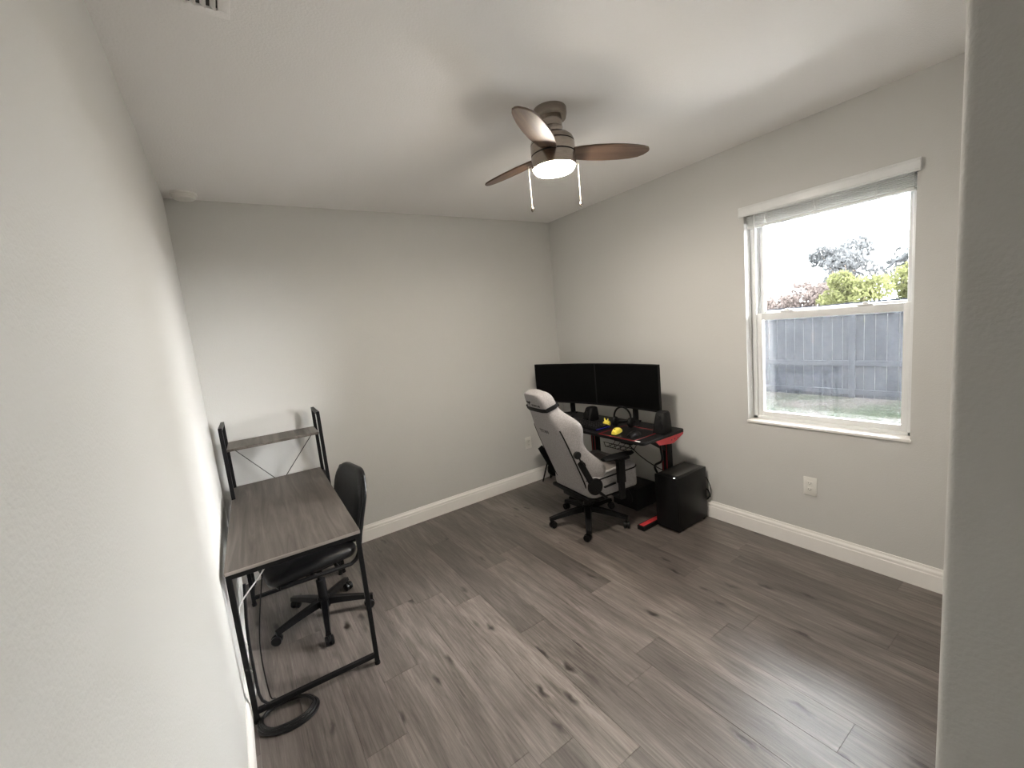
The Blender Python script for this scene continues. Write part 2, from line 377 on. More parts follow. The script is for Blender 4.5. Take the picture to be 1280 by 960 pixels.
# ------------------------------------------------------------------ window
win = bpy.data.objects.new('window_1', None); C.objects.link(win); win.location = (W, (OY0+OY1)/2, OZ0); struct(win)
def wpart(mb, name, m, par=win, **k):
    o = mb.build(name, m, par, **k); o.matrix_parent_inverse = Matrix.Identity(4)
    if par is win: o.data.transform(Matrix.Translation(-win.location))
    else: o.data.transform(Matrix.Translation(-win.location))
    return o
fx = W+.075
b = MB()   # fixed frame
b.box(fx, fx+.10, OY0, OY0+.028, OZ0, OZ1, .002); b.box(fx, fx+.10, OY1-.028, OY1, OZ0, OZ1, .002)
b.box(fx, fx+.10, OY0, OY1, OZ0, OZ0+.03, .002); b.box(fx, fx+.10, OY0, OY1, OZ1-.03, OZ1, .002)
for yy in (OY0+.028, OY1-.034): b.box(fx+.035, fx+.041, yy, yy+.006, OZ0+.03, OZ1-.03)
wpart(b, 'window_frame', M['vinyl'])
def sash(name, x, z0, z1, w_, wb, wt, mpane):
    b = MB(); y0, y1 = OY0+.026, OY1-.026; t = .034
    b.box(x, x+t, y0, y0+w_, z0, z1, .003); b.box(x, x+t, y1-w_, y1, z0, z1, .003)
    b.box(x, x+t, y0+w_, y1-w_, z0, z0+wb, .003); b.box(x, x+t, y0+w_, y1-w_, z1-wt, z1, .003)
    o = wpart(b, name, M['vinyl'])
    g = MB().box(x+.014, x+.018, y0+w_-.004, y1-w_+.004, z0+wb-.004, z1-wt+.004)
    wpart(g, 'pane', mpane, o, smooth=False); return o
low = sash('lower_sash', fx+.012, OZ0+.026, 1.524, .034, .036, .046, M['glass'])
upp = sash('upper_sash', fx+.055, 1.50, OZ1-.02, .030, .036, .034, M['glass'])
b = MB()
for yy in (.96, 1.36): b.box(fx+.004, fx+.04, yy-.035, yy+.035, 1.523, 1.534, .003); b.box(fx+.008, fx+.03, yy-.014, yy+.014, 1.534, 1.543, .003)
wpart(b, 'sash_lock', M['vinyl'])
wpart(MB().box(fx+.096, fx+.098, OY0+.02, OY1-.02, OZ0+.02, 1.51), 'insect_screen', M['scr'], smooth=False)
wpart(MB().box(W-.012, fx, OY0-.004, OY1+.004, OZ0-.004, OZ0+.012, .003), 'window_sill', M['trim'])

# blind, raised
bl = thing('window_blind', 'white slatted blind pulled up into a stack at the top of the window', 'blind', (W, (OY0+OY1)/2, 2.15))
def bpart(mb, name, m, par=bl, **k):
    o = mb.build(name, m, par, **k); o.data.transform(Matrix.Translation(-Vector(bl.location))); return o
VX = W-.004
b = MB(); b.box(VX-.014, VX-.002, .722, 1.598, 2.150, 2.212, .003); b.box(VX-.018, VX-.012, .722, 1.598, 2.158, 2.163, .002); b.box(VX-.018, VX-.012, .722, 1.598, 2.199, 2.206, .002)
bpart(b, 'valance', M['vinyl'])
SX = W+.008
zs = 2.150
for k in range(7):
    z = 2.147-k*.0088
    o = bpart(MB().box(SX, SX+.050, OY0+.012, OY1-.014, z-.0028, z), 'slat', M['vinyl'], smooth=False)
bpart(MB().box(SX, SX+.052, OY0+.012, OY1-.014, 2.072, 2.086, .003), 'bottom_rail', M['vinyl'])
for yy in (OY0+.16, (OY0+OY1)/2+.02, OY1-.14):
    b = MB(); b.tube([(SX-.003, yy, 2.15), (SX-.004, yy, 2.08), (SX+.01, yy, 2.071)], .0022, 6)
    pts = [(SX-.004+.003*math.sin(i*2.1), yy+.012*math.cos(i*1.7), 2.145-.008*i) for i in range(9)]
    b.tube(smooth_pts(pts, 4), .0018, 6); bpart(b, 'ladder_cord', M['vinyl'])
bpart(MB().tube([(SX-.006, OY1-.065, 2.15), (SX-.006, OY1-.065, 1.56)], .004, 8), 'tilt_wand', M['vinyl'])

# ------------------------------------------------------------------ outside
struct(MB().box(-30, 60, -30, 60, -.5, -.2).build('lawn', M['ground'], smooth=False))
M['bounce'] = mat('pale_bounce_surface', (.74, .73, .71), .9, bump=.3, bscale=40, var=.08, vscale=3)  # pale reflector surface for the added slab below
struct(MB().box(-4, 6.3, -9, 8, -.24, -.185).build('added_bounce_slab', M['bounce'], smooth=False))  # unseen slab, added to bounce daylight up through the window onto the ceiling
XF = 9.0
fe = thing('garden_fence', 'blue grey board fence beyond the lawn outside the window', 'fence', (XF, 2.5, -.2))
def fpart(mb, name, m): o = mb.build(name, m, fe); o.data.transform(Matrix.Translation(-Vector(fe.location))); return o
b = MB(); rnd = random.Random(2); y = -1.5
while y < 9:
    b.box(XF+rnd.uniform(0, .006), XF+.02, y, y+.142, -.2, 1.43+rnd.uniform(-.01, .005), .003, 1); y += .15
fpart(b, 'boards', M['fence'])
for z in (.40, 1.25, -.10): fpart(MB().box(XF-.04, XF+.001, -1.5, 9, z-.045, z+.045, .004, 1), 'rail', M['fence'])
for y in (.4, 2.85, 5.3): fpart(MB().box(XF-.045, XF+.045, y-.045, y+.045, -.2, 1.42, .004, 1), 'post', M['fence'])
def tree(name, label, cat, x, y, zc, rx, rz, n, size, m, seed, trunk=True, group=None):
    rnd = random.Random(seed); root = thing(name, label, cat, (x, y, -.2), 0, group)
    bm = bmesh.new()
    lobes = []
    for i in range(9):
        a = rnd.uniform(0, 2*PI); q = rnd.uniform(.2, .75)
        lobes.append((Vector((math.cos(a)*rx*q, math.sin(a)*rx*q, zc+.2+rnd.uniform(-.6, .75)*rz)), rnd.uniform(.32, .5)))
    for i in range(n):
        c, s = lobes[i % 9]
        d = Vector((rnd.gauss(0, 1), rnd.gauss(0, 1), rnd.gauss(0, 1))).normalized()*rnd.uniform(.3, 1)**.5
        p = c+Vector((d.x*rx*s, d.y*rx*s, d.z*rz*s))
        if p.z < .15: continue
        e = Euler((rnd.uniform(0, 6.3), rnd.uniform(0, 6.3), rnd.uniform(0, 6.3))).to_matrix(); sz = size*rnd.uniform(.6, 1.3)
        q = [p+e @ Vector(v)*sz for v in ((-.5, 0, 0), (0, -.28, .06), (.6, 0, 0), (0, .28, .06))]
        bm.faces.new([bm.verts.new(v) for v in q])
    me = bpy.data.meshes.new('foliage'); bm.to_mesh(me); bm.free(); me.materials.append(m)
    o = bpy.data.objects.new('foliage', me); C.objects.link(o); o.parent = root
    b = MB(); b.tube([(0, 0, 0), (.05, .03, zc*.5), (0, 0, zc+.3*rz)], [.13, .09, .04], 8)
    for c, s in lobes[:6]: b.tube([(0, 0, zc*.6), c*.6+Vector((0, 0, zc*.25)), c], [.06, .035, .012], 6)
    b.build('trunk', M['bark'], root); return root
tree('tree', 'rounded grey green tree, tallest behind the fence', 'tree', 21, 6.65, 2.25, 1.5, 1.5, 4600, .17, M['leaf_grey'], 1)
tree('tree', 'grey tree at the right edge of the window view', 'tree', 21, 4.55, 2.0, 1.15, 1.45, 3200, .17, M['leaf_grey'], 2)
tree('shrub', 'yellow green shrub below the tallest tree behind the fence', 'shrub', 17.2, 5.45, 1.35, .95, .85, 3200, .13, M['leaf_green'], 3)
tree('shrub', 'yellow green shrub to the right, beside the window edge tree', 'shrub', 18.9, 4.15, 1.45, 1.0, .95, 3200, .14, M['leaf_green'], 4)
tree('shrub', 'rusty pink shrub left of the yellow green shrubs', 'shrub', 18.9, 7.3, 1.30, .95, .80, 3000, .14, M['leaf_rust'], 5)
tree('shrub', 'pale rusty shrub at the left edge of the window view', 'shrub', 17.0, 7.9, 1.15, .95, .68, 2800, .13, M['leaf_rust'], 6)

# ------------------------------------------------------------------ ceiling things
fan = thing('ceiling_fan', 'brushed nickel ceiling fan with three dark wood blades and lit lamp', 'ceiling fan', (1.612, 1.715, H))
b = MB().lathe([(0, 0), (.077, 0), (.079, -.004), (.079, -.03), (.074, -.046), (.05, -.048), (0, -.048)]); b.build('canopy', M['nickel'], fan)
MB().lathe([(0, -.046), (.054, -.046), (.054, -.085), (.0555, -.087), (.054, -.09), (.053, -.112), (.058, -.118), (0, -.118)]).build('downrod_collar', M['nickel'], fan)
MB().lathe([(0, -.114), (.060, -.114), (.082, -.122), (.098, -.136), (.104, -.150), (.1045, -.156), (0, -.156)]).build('motor_cover', M['nickel'], fan)
MB().lathe([(0, -.154), (.101, -.154), (.101, -.212), (0, -.212)]).build('gap_ring', M['black'], fan)
MB().lathe([(0, -.160), (.1055, -.161), (.1055, -.204), (0, -.204)]).build('motor_ring', M['nickel'], fan)
lk = MB().lathe([(0, -.210), (.1055, -.210), (.1065, -.213), (.1065, -.262), (.103, -.265), (.098, -.262), (0, -.258)]).build('light_kit', M['nickel'], fan)
MB().lathe([(0, -.258), (.0975, -.260), (.0975, -.271), (.091, -.279), (.06, -.285), (0, -.287)]).build('diffuser', M['diff'], fan)
def blade_outline():
    # (distance from hub, lower edge, upper edge)
    d = [(.085, -.040, .040), (.13, -.050, .050), (.20, -.060, .059), (.28, -.064, .062), (.36, -.061, .058), (.42, -.054, .050), (.46, -.046, .038), (.485, -.036, .020), (.497, -.022, .000), (.500, -.010, -.006)]
    return [(x, a) for x, a, _ in d]+[(x, c) for x, _, c in reversed(d)]
for ang in (-22, 99.5, -144):
    mt = Matrix.Rotation(R(ang), 4, 'Z') @ Matrix.Translation((0, 0, -.196)) @ Matrix.Rotation(R(-12), 4, 'X')
    bld = MB().prism(blade_outline(), -.004, .004, None, .0012, 1).build('blade', M['blade'], fan); bld.matrix_local = mt
    br = MB().box(.075, .15, -.022, .022, .003, .008, .002); br = br.build('blade_bracket', M['nickel'], bld)
for s, n in ((-1, 0), (1, 1)):
    hx, hy = (.116+.006*(1-n))*s*rt.x, (.116+.006*(1-n))*s*rt.y
    b = MB(); b.tube([(hx*.93, hy*.93, -.245), (hx, hy, -.246), (hx, hy, -.43)], .0016, 6)
    ch = b.build('pull_chain', M['chain'], fan)
    MB().lathe([(0, .0), (.003, -.002), (.007, -.012), (.0075, -.020), (.004, -.027), (0, -.028)], 12, Matrix.Translation((hx, hy, -.428))).build('pull_knob', M['nickel'], ch)

sm = thing('smoke_detector', 'white round smoke detector on the ceiling in the far left corner', 'smoke detector', (.108, 3.40, H))
MB().lathe([(0, 0), (.068, 0), (.070, -.008), (.066, -.014), (0, -.014)]).build('mounting_plate', M['white'], sm)
MB().lathe([(0, -.012), (.060, -.012), (.062, -.022), (.052, -.034), (.03, -.038), (0, -.039)]).build('cover', M['white'], sm)
vt = thing('ceiling_vent', 'white ceiling air vent with dark slots cut off by the top edge', 'air vent', (.20, 1.53, H))
b = MB(); b.box(-.135, .135, -.135, -.105, -.008, 0, .002); b.box(-.135, .135, .105, .135, -.008, 0, .002); b.box(-.135, -.105, -.105, .105, -.008, 0, .002); b.box(.105, .135, -.105, .105, -.008, 0, .002)
b.build('vent_frame', M['ceil'], vt)
MB().box(-.106, .106, -.106, .106, -.001, 0).build('vent_opening', M['slot'], vt, smooth=False)
for i in range(9):
    mt = Matrix.Translation((-.095+i*.0235, 0, -.005)) @ Matrix.Rotation(R(38), 4, 'Y')
    MB().box(-.0085, .0085, -.106, .106, -.0007, .0007, 0, 1, mt).build('louver', M['ceil'], vt, smooth=False)

def outlet(label, loc, rz):
    o = thing('wall_outlet', label, 'outlet', loc, rz, 'wall outlets')
    MB().box(-.037, .037, -.006, 0, -.059, .059, .003).build('cover_plate', M['white'], o)
    for dz in (-.02, .02):
        f = MB().box(-.017, .017, -.008, -.005, dz-.014, dz+.014, .003).build('receptacle', M['white'], o)
        b = MB(); b.box(-.008, -.006, -.0086, -.0078, dz-.002, dz+.006); b.box(.006, .008, -.0086, -.0078, dz-.002, dz+.006); b.box(-.002, .002, -.0086, -.0078, dz-.010, dz-.006)
        b.build('slots', M['slot'], f, smooth=False)
    MB().lathe([(0, 0), (.0025, 0), (.0025, .001), (0, .001)], 10, Matrix.Translation((0, -.006, 0)) @ Matrix.Rotation(PI/2, 4, 'X')).build('screw', M['white'], o)
    return o
outlet('white duplex outlet low on the right wall under the window', (W, 1.20, .427), -PI/2)
outlet('white wall outlet on the back wall left of the grey gaming chair', (2.56, D, .42), 0)

# ------------------------------------------------------------------ left desk (grey oak, black frame)
DZ = .715; DW = .548; DL = 1.325
dk = thing('computer_desk', 'grey oak desk on thin black metal frame with raised shelf along left wall', 'desk', (.017, 2.150, 0), -R(2.2))
MB().box(0, DW, 0, DL, DZ-.016, DZ, .0015, 1).build('desktop', M['desk'], dk)
SQ = .021
M['edge'] = wood('oak_edge_lit_tone', (.17, .15, .13), (.23, .205, .185), (.29, .26, .235), 0, .9, .45)  # paler oak: light falling on the near edge is put into the colour
MB().box(.002, DW-.002, -.0012, .0005, DZ-.0155, DZ-.0008).build('lit_edge_band', M['edge'], dk, smooth=False)
def frame_mesh(y):
    """side frame at one end: two legs, top and bottom bars"""
    b = MB()
    b.bar((.012, y, .012), (.012, y, DZ-.017), SQ); b.bar((DW-.012, y, .012), (DW-.012, y, DZ-.017), SQ)
    b.bar((.012, y, .050), (DW-.012, y, .050), SQ); b.bar((.012, y, DZ-.028), (DW-.012, y, DZ-.028), SQ); return b
near = frame_mesh(.014).build('leg_frame', M['black'], dk)
far = frame_mesh(DL-.30).build('leg_frame', M['black'], dk)
for fr, y in ((near, .014), (far, DL-.30)):
    for x in (.012, DW-.012):
        MB().lathe([(0, 0), (.014, 0), (.014, .008), (.006, .010), (.006, .016), (0, .016)], 16, Matrix.Translation((x, y, 0))).build('foot_pad', M['blackp'], fr)
# tall posts carrying the shelf: a closed loop at either end
PT = 1.168
for x in (.010, DW+.012):
    b = MB(); ya, yb = DL-.285, DL-.012
    z0 = .012
    b.bar((x, ya, z0), (x, ya, PT), SQ); b.bar((x, yb, z0), (x, yb, PT), SQ); b.bar((x, ya-SQ/2, PT-SQ/2), (x, yb+SQ/2, PT-SQ/2), SQ*.98); b.bar((x, ya, .05), (x, yb, .05), SQ)
    b.bar((x, ya, DZ-.028), (x, yb, DZ-.028), SQ)
    up_ = b.build('shelf_upright', M['black'], dk)
    for y in (ya, yb): MB().lathe([(0, 0), (.014, 0), (.014, .008), (.006, .010), (.006, .014), (0, .014)], 16, Matrix.Translation((x, y, 0))).build('foot_pad', M['blackp'], up_)
MB().box(.022, DW, DL-.282, DL-.015, 1.013, 1.029, .0015, 1).build('shelf', M['desk'], dk)
b = MB(); yb = DL+.004
b.bar((.016, yb, 1.005), (DW+.008, yb, .33), .008, .004)
b.build('cross_brace', M['black'], dk)
MB().bar((DW+.008, yb-.005, 1.005), (.016, yb-.005, .33), .008, .004).build('cross_brace', M['black'], dk)
MB().bar((.012, .03, DZ-.03), (.012, DL-.2, DZ-.03), SQ).build('side_rail', M['black'], dk)

# coiled cable on the floor under the desk corner
pts = []
rnd = random.Random(4)
for i in range(4*14):
    a = 2*PI*i/14+2.4; k = i/14
    rx, ry = .122-.006*k+rnd.uniform(-.003, .003), .088-.004*k+rnd.uniform(-.003, .003)
    th = R(-14)
    x, y = rx*math.cos(a), ry*math.sin(a)
    pts.append((.148+x*math.cos(th)-y*math.sin(th), 2.100+x*math.sin(th)+y*math.cos(th), .007+.006*k+.002*math.sin(a*2+k)))
tail = [(.060, 2.16, .09), (.052, 2.185, .25), (.056, 2.20, .42), (.075, 2.24, .60)]
tag(MB().tube(smooth_pts(pts+tail, 4), .0062, 8).build('power_cable', M['cord']), 'coiled black power cable on the floor under the grey oak desk corner', 'cable')
tag(MB().tube(smooth_pts([(.17, 2.30, .684), (.145, 2.26, .60), (.09, 2.22, .32), (.088, 2.225, .06), (.105, 2.25, .004)], 6), .003, 6).build('cable', M['cord']), 'thin black cable hanging straight down behind the near desk leg', 'cable')
tag(MB().tube(smooth_pts([(.185, 2.22, .684), (.14, 2.21, .63), (.06, 2.20, .55), (.038, 2.20, .50), (.030, 2.205, .40), (.045, 2.185, .345), (.028, 2.195, .28), (.05, 2.188, .20), (.03, 2.21, .06)], 7), .0032, 6).build('cable', M['wcord']), 'white cable slung under the grey oak desk and tied to its left leg', 'cable')

# ------------------------------------------------------------------ casters and star bases
def caster(parent, x, y, ang, r=.026, m=None):
    o = bpy.data.objects.new('caster', None); C.objects.link(o); o.parent = parent; o.location = (x, y, 0); o.rotation_euler = (0, 0, ang)
    for s in (-1, 1):
        mt = Matrix.Translation((-.014, s*.014, r)) @ Matrix.Rotation(PI/2, 4, 'X')
        MB().lathe([(0, -.009), (r*.8, -.009), (r, -.006), (r, .006), (r*.8, .009), (r*.4, .0075), (0, .0075)], 20, mt).build('wheel', M['gloss'], o)
    b = MB(); b.tube([(0, 0, r+.006), (0, 0, r*2+.02)], .006, 8); b.tube([(-.014, -.006, r), (-.014, .006, r)], r*.55, 14)
    pr = [(-.014+(r+.004)*math.cos(t_), r+(r+.004)*math.sin(t_)) for t_ in [R(10+18*i) for i in range(9)]]
    b.loft([[(px, -.005, pz), (px, .005, pz), (px*.9-.0014, .005, pz-.006), (px*.9-.0014, -.005, pz-.006)] for px, pz in pr])
    b.build('fork', M['blackp'], o); return o
def star_base(parent, cx, cy, R_, angs, zh, zt, m, hubr=.034, w0=.026, w1=.017):
    b = MB(); b.lathe([(0, zh-.035), (hubr, zh-.035), (hubr+.004, zh-.01), (hubr, zh+.022), (hubr*.7, zh+.03), (0, zh+.03)], 24, Matrix.Translation((cx, cy, 0)))
    for a in angs:
        d = Vector((math.cos(a), math.sin(a), 0)); n = Vector((-d.y, d.x, 0)); secs = []
        for k in range(7):
            t_ = k/6; p = Vector((cx, cy, 0))+d*(.02+(R_-.006)*t_); z = zh+(zt-zh)*t_**1.4; w_ = w0+(w1-w0)*t_; h = .020-.008*t_
            secs.append([p+n*w_+Vector((0, 0, z-h)), p+n*w_*.75+Vector((0, 0, z+h*.9)), p-n*w_*.75+Vector((0, 0, z+h*.9)), p-n*w_+Vector((0, 0, z-h))])
        b.loft(secs)
    o = b.build('star_base', m, parent)
    for i, a in enumerate(angs): caster(parent, cx+R_*math.cos(a), cy+R_*math.sin(a), a+R(25+40*i))
    return o

# ------------------------------------------------------------------ black office chair at the left desk
oc = thing('office_chair', 'black armless office chair with padded back pushed under grey oak desk', 'chair', (.42, 2.725, 0), R(188))
# local: x forward
star_base(oc, 0, 0, .262, [R(a-188) for a in (-21, 51, 123, 195, 263)], .105, .068, M['gloss'], w0=.022, w1=.015)
MB().lathe([(0, .10), (.026, .10), (.026, .24), (.016, .245), (.016, .35), (0, .35)], 20).build('gas_lift', M['blackp'], oc)
MB().box(-.09, .09, -.075, .075, .325, .372, .008).build('tilt_mechanism', M['blackp'], oc)
b = MB()
for s in (-1, 1):
    pts = smooth_pts([(.24, s*.205, .395), (.10, s*.222, .388), (-.08, s*.226, .372), (-.125, s*.226, .372), (-.165, s*.226, .41), (-.200, s*.225, .55), (-.252, s*.220, .73), (-.276, s*.175, .828)], 7)
    b.tube(pts, .0115, 10)
b.tube(smooth_pts([(.24, -.205, .395), (.255, -.1, .395), (.255, .1, .395), (.24, .205, .395)], 6), .0115, 10)
b.tube([(-.05, -.222, .374), (-.05, .222, .374)], .010, 10); b.tube([(.08, -.22, .386), (.08, .22, .386)], .010, 10)
b.build('tube_frame', M['gloss'], oc)
def rrect(hx, hy, r, n=5):
    out = []
    for cx, cy, a0 in ((hx-r, hy-r, 0), (-(hx-r), hy-r, 90), (-(hx-r), -(hy-r), 180), (hx-r, -(hy-r), 270)):
        for i in range(n+1): a = R(a0+90*i/n); out.append((cx+r*math.cos(a), cy+r*math.sin(a)))
    return out
secs = []
for sx, z in ((.86, .395), (.97, .400), (1.0, .418), (1.0, .436), (.96, .452), (.82, .462), (.5, .466)):
    secs.append([(x*sx+.055, y*sx, z-.012*max(0, x/.21)**2*(1 if z > .43 else 0)) for x, y in rrect(.235, .212, .07)])
MB().loft(secs).build('seat', M['leather'], oc, angle=60)
# backrest: padded panel, rounded top, leaning back and curved
def back_sec(t_):
    """outline at depth step"""
secs = []
out = rrect(.215, .213, .125, 7)
for sc, dpt in ((.90, -.020), (.985, -.016), (1.0, -.006), (1.0, .008), (.97, .018), (.88, .026), (.6, .030)):
    lp = []
    for u, v in out:
        u2, v2 = u*sc, v*sc
        z = .647+v2; x = -.180-.102*((z-.44)/.43)-.0+dpt+.28*u2*u2
        lp.append((x-.012, u2, z))
    secs.append(lp)
MB().loft(secs).build('backrest', M['leather'], oc, angle=60)
MB().tube([(.0, -.07, .345), (.03, -.20, .345), (.035, -.245, .340)], .005, 8).build('height_lever', M['blackp'], oc)

# ------------------------------------------------------------------ gaming desk
GZ = .742; GX0, GX1, GY0, GY1 = 2.375, 2.845, 1.915, 3.10
gd = thing('gaming_desk', 'black gaming desk with red end brackets in the far right corner', 'desk', ((GX0+GX1)/2, (GY0+GY1)/2, 0))
def gp(mb, name, m, par=gd, **k):
    o = mb.build(name, m, par, **k); o.data.transform(Matrix.Translation(-Vector(gd.location))); return o
cx, cy, hx, hy = (GX0+GX1)/2, (GY0+GY1)/2, (GX1-GX0)/2, (GY1-GY0)/2
gp(MB().prism([(cx+x, cy+y) for x, y in rrect(hx, hy, .03)], GZ-.020, GZ, None, .002, 1), 'desktop', M['blackp'])
for y in (2.105, 2.875):
    b = MB()
    b.box(2.845, 2.905, y-.03, y+.03, .03, GZ-.05, .004); b.box(2.52, 2.99, y-.032, y+.032, .0, .035, .005)
    b.bar((2.87, y, GZ-.20), (2.62, y, GZ-.045), .04, .03)
    lg = gp(b, 'leg', M['blackp'])
    gp(MB().box(2.532, 2.76, y-.020, y+.020, .033, .037, .001), 'foot_inlay', M['red'], lg)
    b = MB(); b.box(2.842, 2.846, y-.024, y-.016, .05, GZ-.07); b.box(2.842, 2.846, y+.012, y+.018, .05, GZ-.07); gp(b, 'leg_stripe', M['dkred'], lg, smooth=False)
    b = MB(); b.box(2.42, 2.86, y-.05, y+.05, GZ-.05, GZ-.020, .003); gp(b, 'top_bracket', M['blackp'], lg)
for y in (GY0+.012, GY1-.020):    # red trapezoid end plates
    pr = [(2.52, GZ-.021), (2.843, GZ-.021), (2.835, GZ-.04), (2.72, GZ-.082), (2.565, GZ-.062)]
    mt = Matrix(((1, 0, 0, 0), (0, 0, 1, y), (0, 1, 0, 0), (0, 0, 0, 1)))
    ep = gp(MB().prism(pr, 0, .008, mt, .001, 1), 'end_plate', M['red'])
    for xx in (2.70, 2.735, 2.77): gp(MB().tube([(xx, y-.0005, GZ-.052), (xx, y+.001, GZ-.052)], .006, 10), 'plate_hole', M['slot'], ep)
gp(MB().box(2.80, 2.83, 2.12, 2.86, GZ-.07, GZ-.021, .004), 'cross_beam', M['blackp'])
gp(MB().box(2.385, 2.40, 1.955, 1.995, GZ, GZ+.0012), 'sticker', M['white'], smooth=False)
b = MB()   # wire rack hung below the front edge
for y in (2.08, 2.13, 2.18, 2.23, 2.28):
    b.tube(smooth_pts([(2.50, y, GZ-.022), (2.50, y, GZ-.07), (2.47, y, GZ-.092), (2.40, y, GZ-.092), (2.385, y, GZ-.055)], 4), .0025, 6)
for x, z in ((2.50, GZ-.045), (2.47, GZ-.092), (2.40, GZ-.092), (2.385, GZ-.055), (2.50, GZ-.07)): b.tube([(x, 2.07, z), (x, 2.29, z)], .0025, 6)
gp(b, 'wire_rack', M['black'])
# mouse mat, keyboard, mice, toy
mm = thing('mouse_mat', 'black mouse mat with red edge on the gaming desk', 'mouse mat', (2.53, 2.16, GZ+.0004))
MB().box(-.150, .150, -.165, .165, 0, .003, .001, 1).build('mat', M['blackp'], mm)
b = MB()
b.tube([(-.149, -.164, .0025), (.149, -.164, .0025), (.149, .164, .0025), (-.149, .164, .0025)], .0025, 6, True); b.build('stitched_edge', M['dkred'], mm)
def mouse(name, label, loc, rz, m, m2):
    o = thing(name, label, 'mouse', loc, rz, 'computer mice')
    secs = []
    for k in range(9):
        t_ = k/8; x = -.058+.116*t_; w_ = .033*math.sin(PI*(.12+.80*t_))**.45*(1-.12*math.sin(PI*t_)); h = .034*math.sin(PI*(.10+.78*t_))**.7+.004
        secs.append([(x, w_*math.cos(PI*j/10), .001+h*math.sin(PI*j/10)**.8) for j in range(11)])
    MB().loft(secs).build('shell', m, o, angle=60)
    MB().tube([(.030, -.003, .030), (.030, .003, .030)], .008, 12).build('scroll_wheel', m2, o); return o
mouse('computer_mouse', 'yellow computer mouse on the mouse mat', (2.475, 2.235, GZ+.003), R(200), M['yellow'], M['blackp'])
mouse('computer_mouse', 'black computer mouse right of the yellow mouse', (2.475, 2.075, GZ+.003), R(185), M['gloss'], M['slot'])
ty = thing('yellow_toy', 'small yellow toy with two pointed tips behind the mouse mat', 'toy', (2.60, 2.450, GZ))
b = MB(); b.lathe([(0, 0), (.026, 0), (.032, .012), (.030, .030), (.018, .040), (0, .044)], 18); b.build('body', M['yellow'], ty)
for s in (-1, 1): MB().lathe([(0, -.008), (.008, -.006), (.006, .012), (0, .026)], 10, Matrix.Translation((-.004, s*.013, .040)) @ Matrix.Rotation(R(-s*18), 4, 'X')).build('tip', M['yellow'], ty)
kb = thing('keyboard', 'black keyboard with faint blue light on the gaming desk', 'keyboard', (2.505, 2.60, GZ), R(-3))
MB().box(-.072, .072, -.21, .21, 0, .020, .004).build('case', M['blackp'], kb)
for r_ in range(5):
    b = MB()
    for c_ in range(15): b.box(-.062+r_*.0252, -.041+r_*.0252, -.202+c_*.0272, -.179+c_*.0272, .019, .028, .002, 1)
    b.build('key_row', M['gloss'], kb)
MB().box(-.073, .073, -.212, -.2095, .010, .014).build('light_strip', M['blue'], kb, smooth=False)

# monitors
def monitor(label, p, q, z0, z1, nk):
    """curved screen from edge p to edge q (x, y), seen from the -x side"""
    p, q = Vector((*p, 0)), Vector((*q, 0)); mid = (p+q)/2; d = (q-p); L = d.length; d.normalize(); n = Vector((-d.y, d.x, 0))
    if n.x > 0: n = -n            # n points towards the chair
    o = thing('monitor', label, 'monitor', (nk[0], nk[1], GZ), 0, 'curved monitors')
    inv = Matrix.Translation(-Vector(o.location))
    sag = .016
    def col(t_, off): return mid+d*(t_*L)+n*(off-sag*(1-(2*t_)**2)+sag)
    K = 16
    def slab(a, b_, zz0, zz1, t0=-.5, t1=.5):
        secs = []
        for k in range(K+1):
            t_ = t0+(t1-t0)*k/K; A, B = col(t_, a), col(t_, b_)
            secs.append([(A.x, A.y, zz0), (B.x, B.y, zz0), (B.x, B.y, zz1), (A.x, A.y, zz1)])
        return MB().loft(secs)
    for mb, nm, m_ in ((slab(-.022, 0, z0, z1), 'housing', M['blackp']), (slab(-.001, .0012, z0+.016, z1-.007, -.49, .49), 'screen', M['screen']), (slab(-.05, -.02, z0+.07, z1-.07, -.3, .3), 'rear_cover', M['blackp'])):
        x = mb.build(nm, m_, o); x.data.transform(inv)
    c0 = mid+n*-.05
    b = MB(); b.bar((nk[0]+.0, nk[1], GZ+.006), (nk[0]+.0, nk[1], z0+.16), .05, .022, .004, up=(0, 1, 0))
    b.bar((nk[0], nk[1], z0+.14), (c0.x, c0.y, z0+.16), .05, .04, .004)
    x = b.build('neck', M['blackp'], o); x.data.transform(inv)
    b = MB()
    for s in (-1, 1): b.bar((nk[0]+.018, nk[1], GZ+.007), (nk[0]-.14, nk[1]+s*.13, GZ+.007), .03, .012, .003)
    b.box(nk[0]-.03, nk[0]+.019, nk[1]-.04, nk[1]+.04, GZ+.0006, GZ+.014, .004)
    x = b.build('stand_base', M['blackp'], o); x.data.transform(inv); return o
monitor('black curved monitor on the right, beside the window wall', (2.765, 2.050), (2.755, 2.683), .862, 1.222, (2.825, 2.345))
monitor('black curved monitor on the left, angled into the corner', (2.755, 2.689), (2.588, 3.315), .862, 1.222, (2.775, 3.040))
def speaker(label, x, y, h, rz):
    o = thing('desk_speaker', label, 'speaker', (x, y, GZ), rz, 'desktop speakers')
    secs = []
    for t_, a, b_ in ((0, .060, .046), (.04, .063, .049), (.5, .054, .045), (.92, .042, .040), (1, .036, .034)):
        secs.append([(px-.02*t_*-1, py, h*t_) for px, py in rrect(a, b_, .02, 3)])
    MB().loft(secs).build('cabinet', M['blackp'], o, angle=50)
    MB().lathe([(0, 0), (.030, 0), (.032, .004), (.026, .005), (.012, .001), (0, .003)], 24, Matrix.Translation((-.049, 0, h*.45)) @ Matrix.Rotation(R(-82), 4, 'Y')).build('driver', M['gloss'], o)
    MB().lathe([(0, 0), (.012, 0), (.012, .004), (0, .005)], 16, Matrix.Translation((-.036, 0, h*.80)) @ Matrix.Rotation(R(-82), 4, 'Y')).build('tweeter', M['gloss'], o); return o
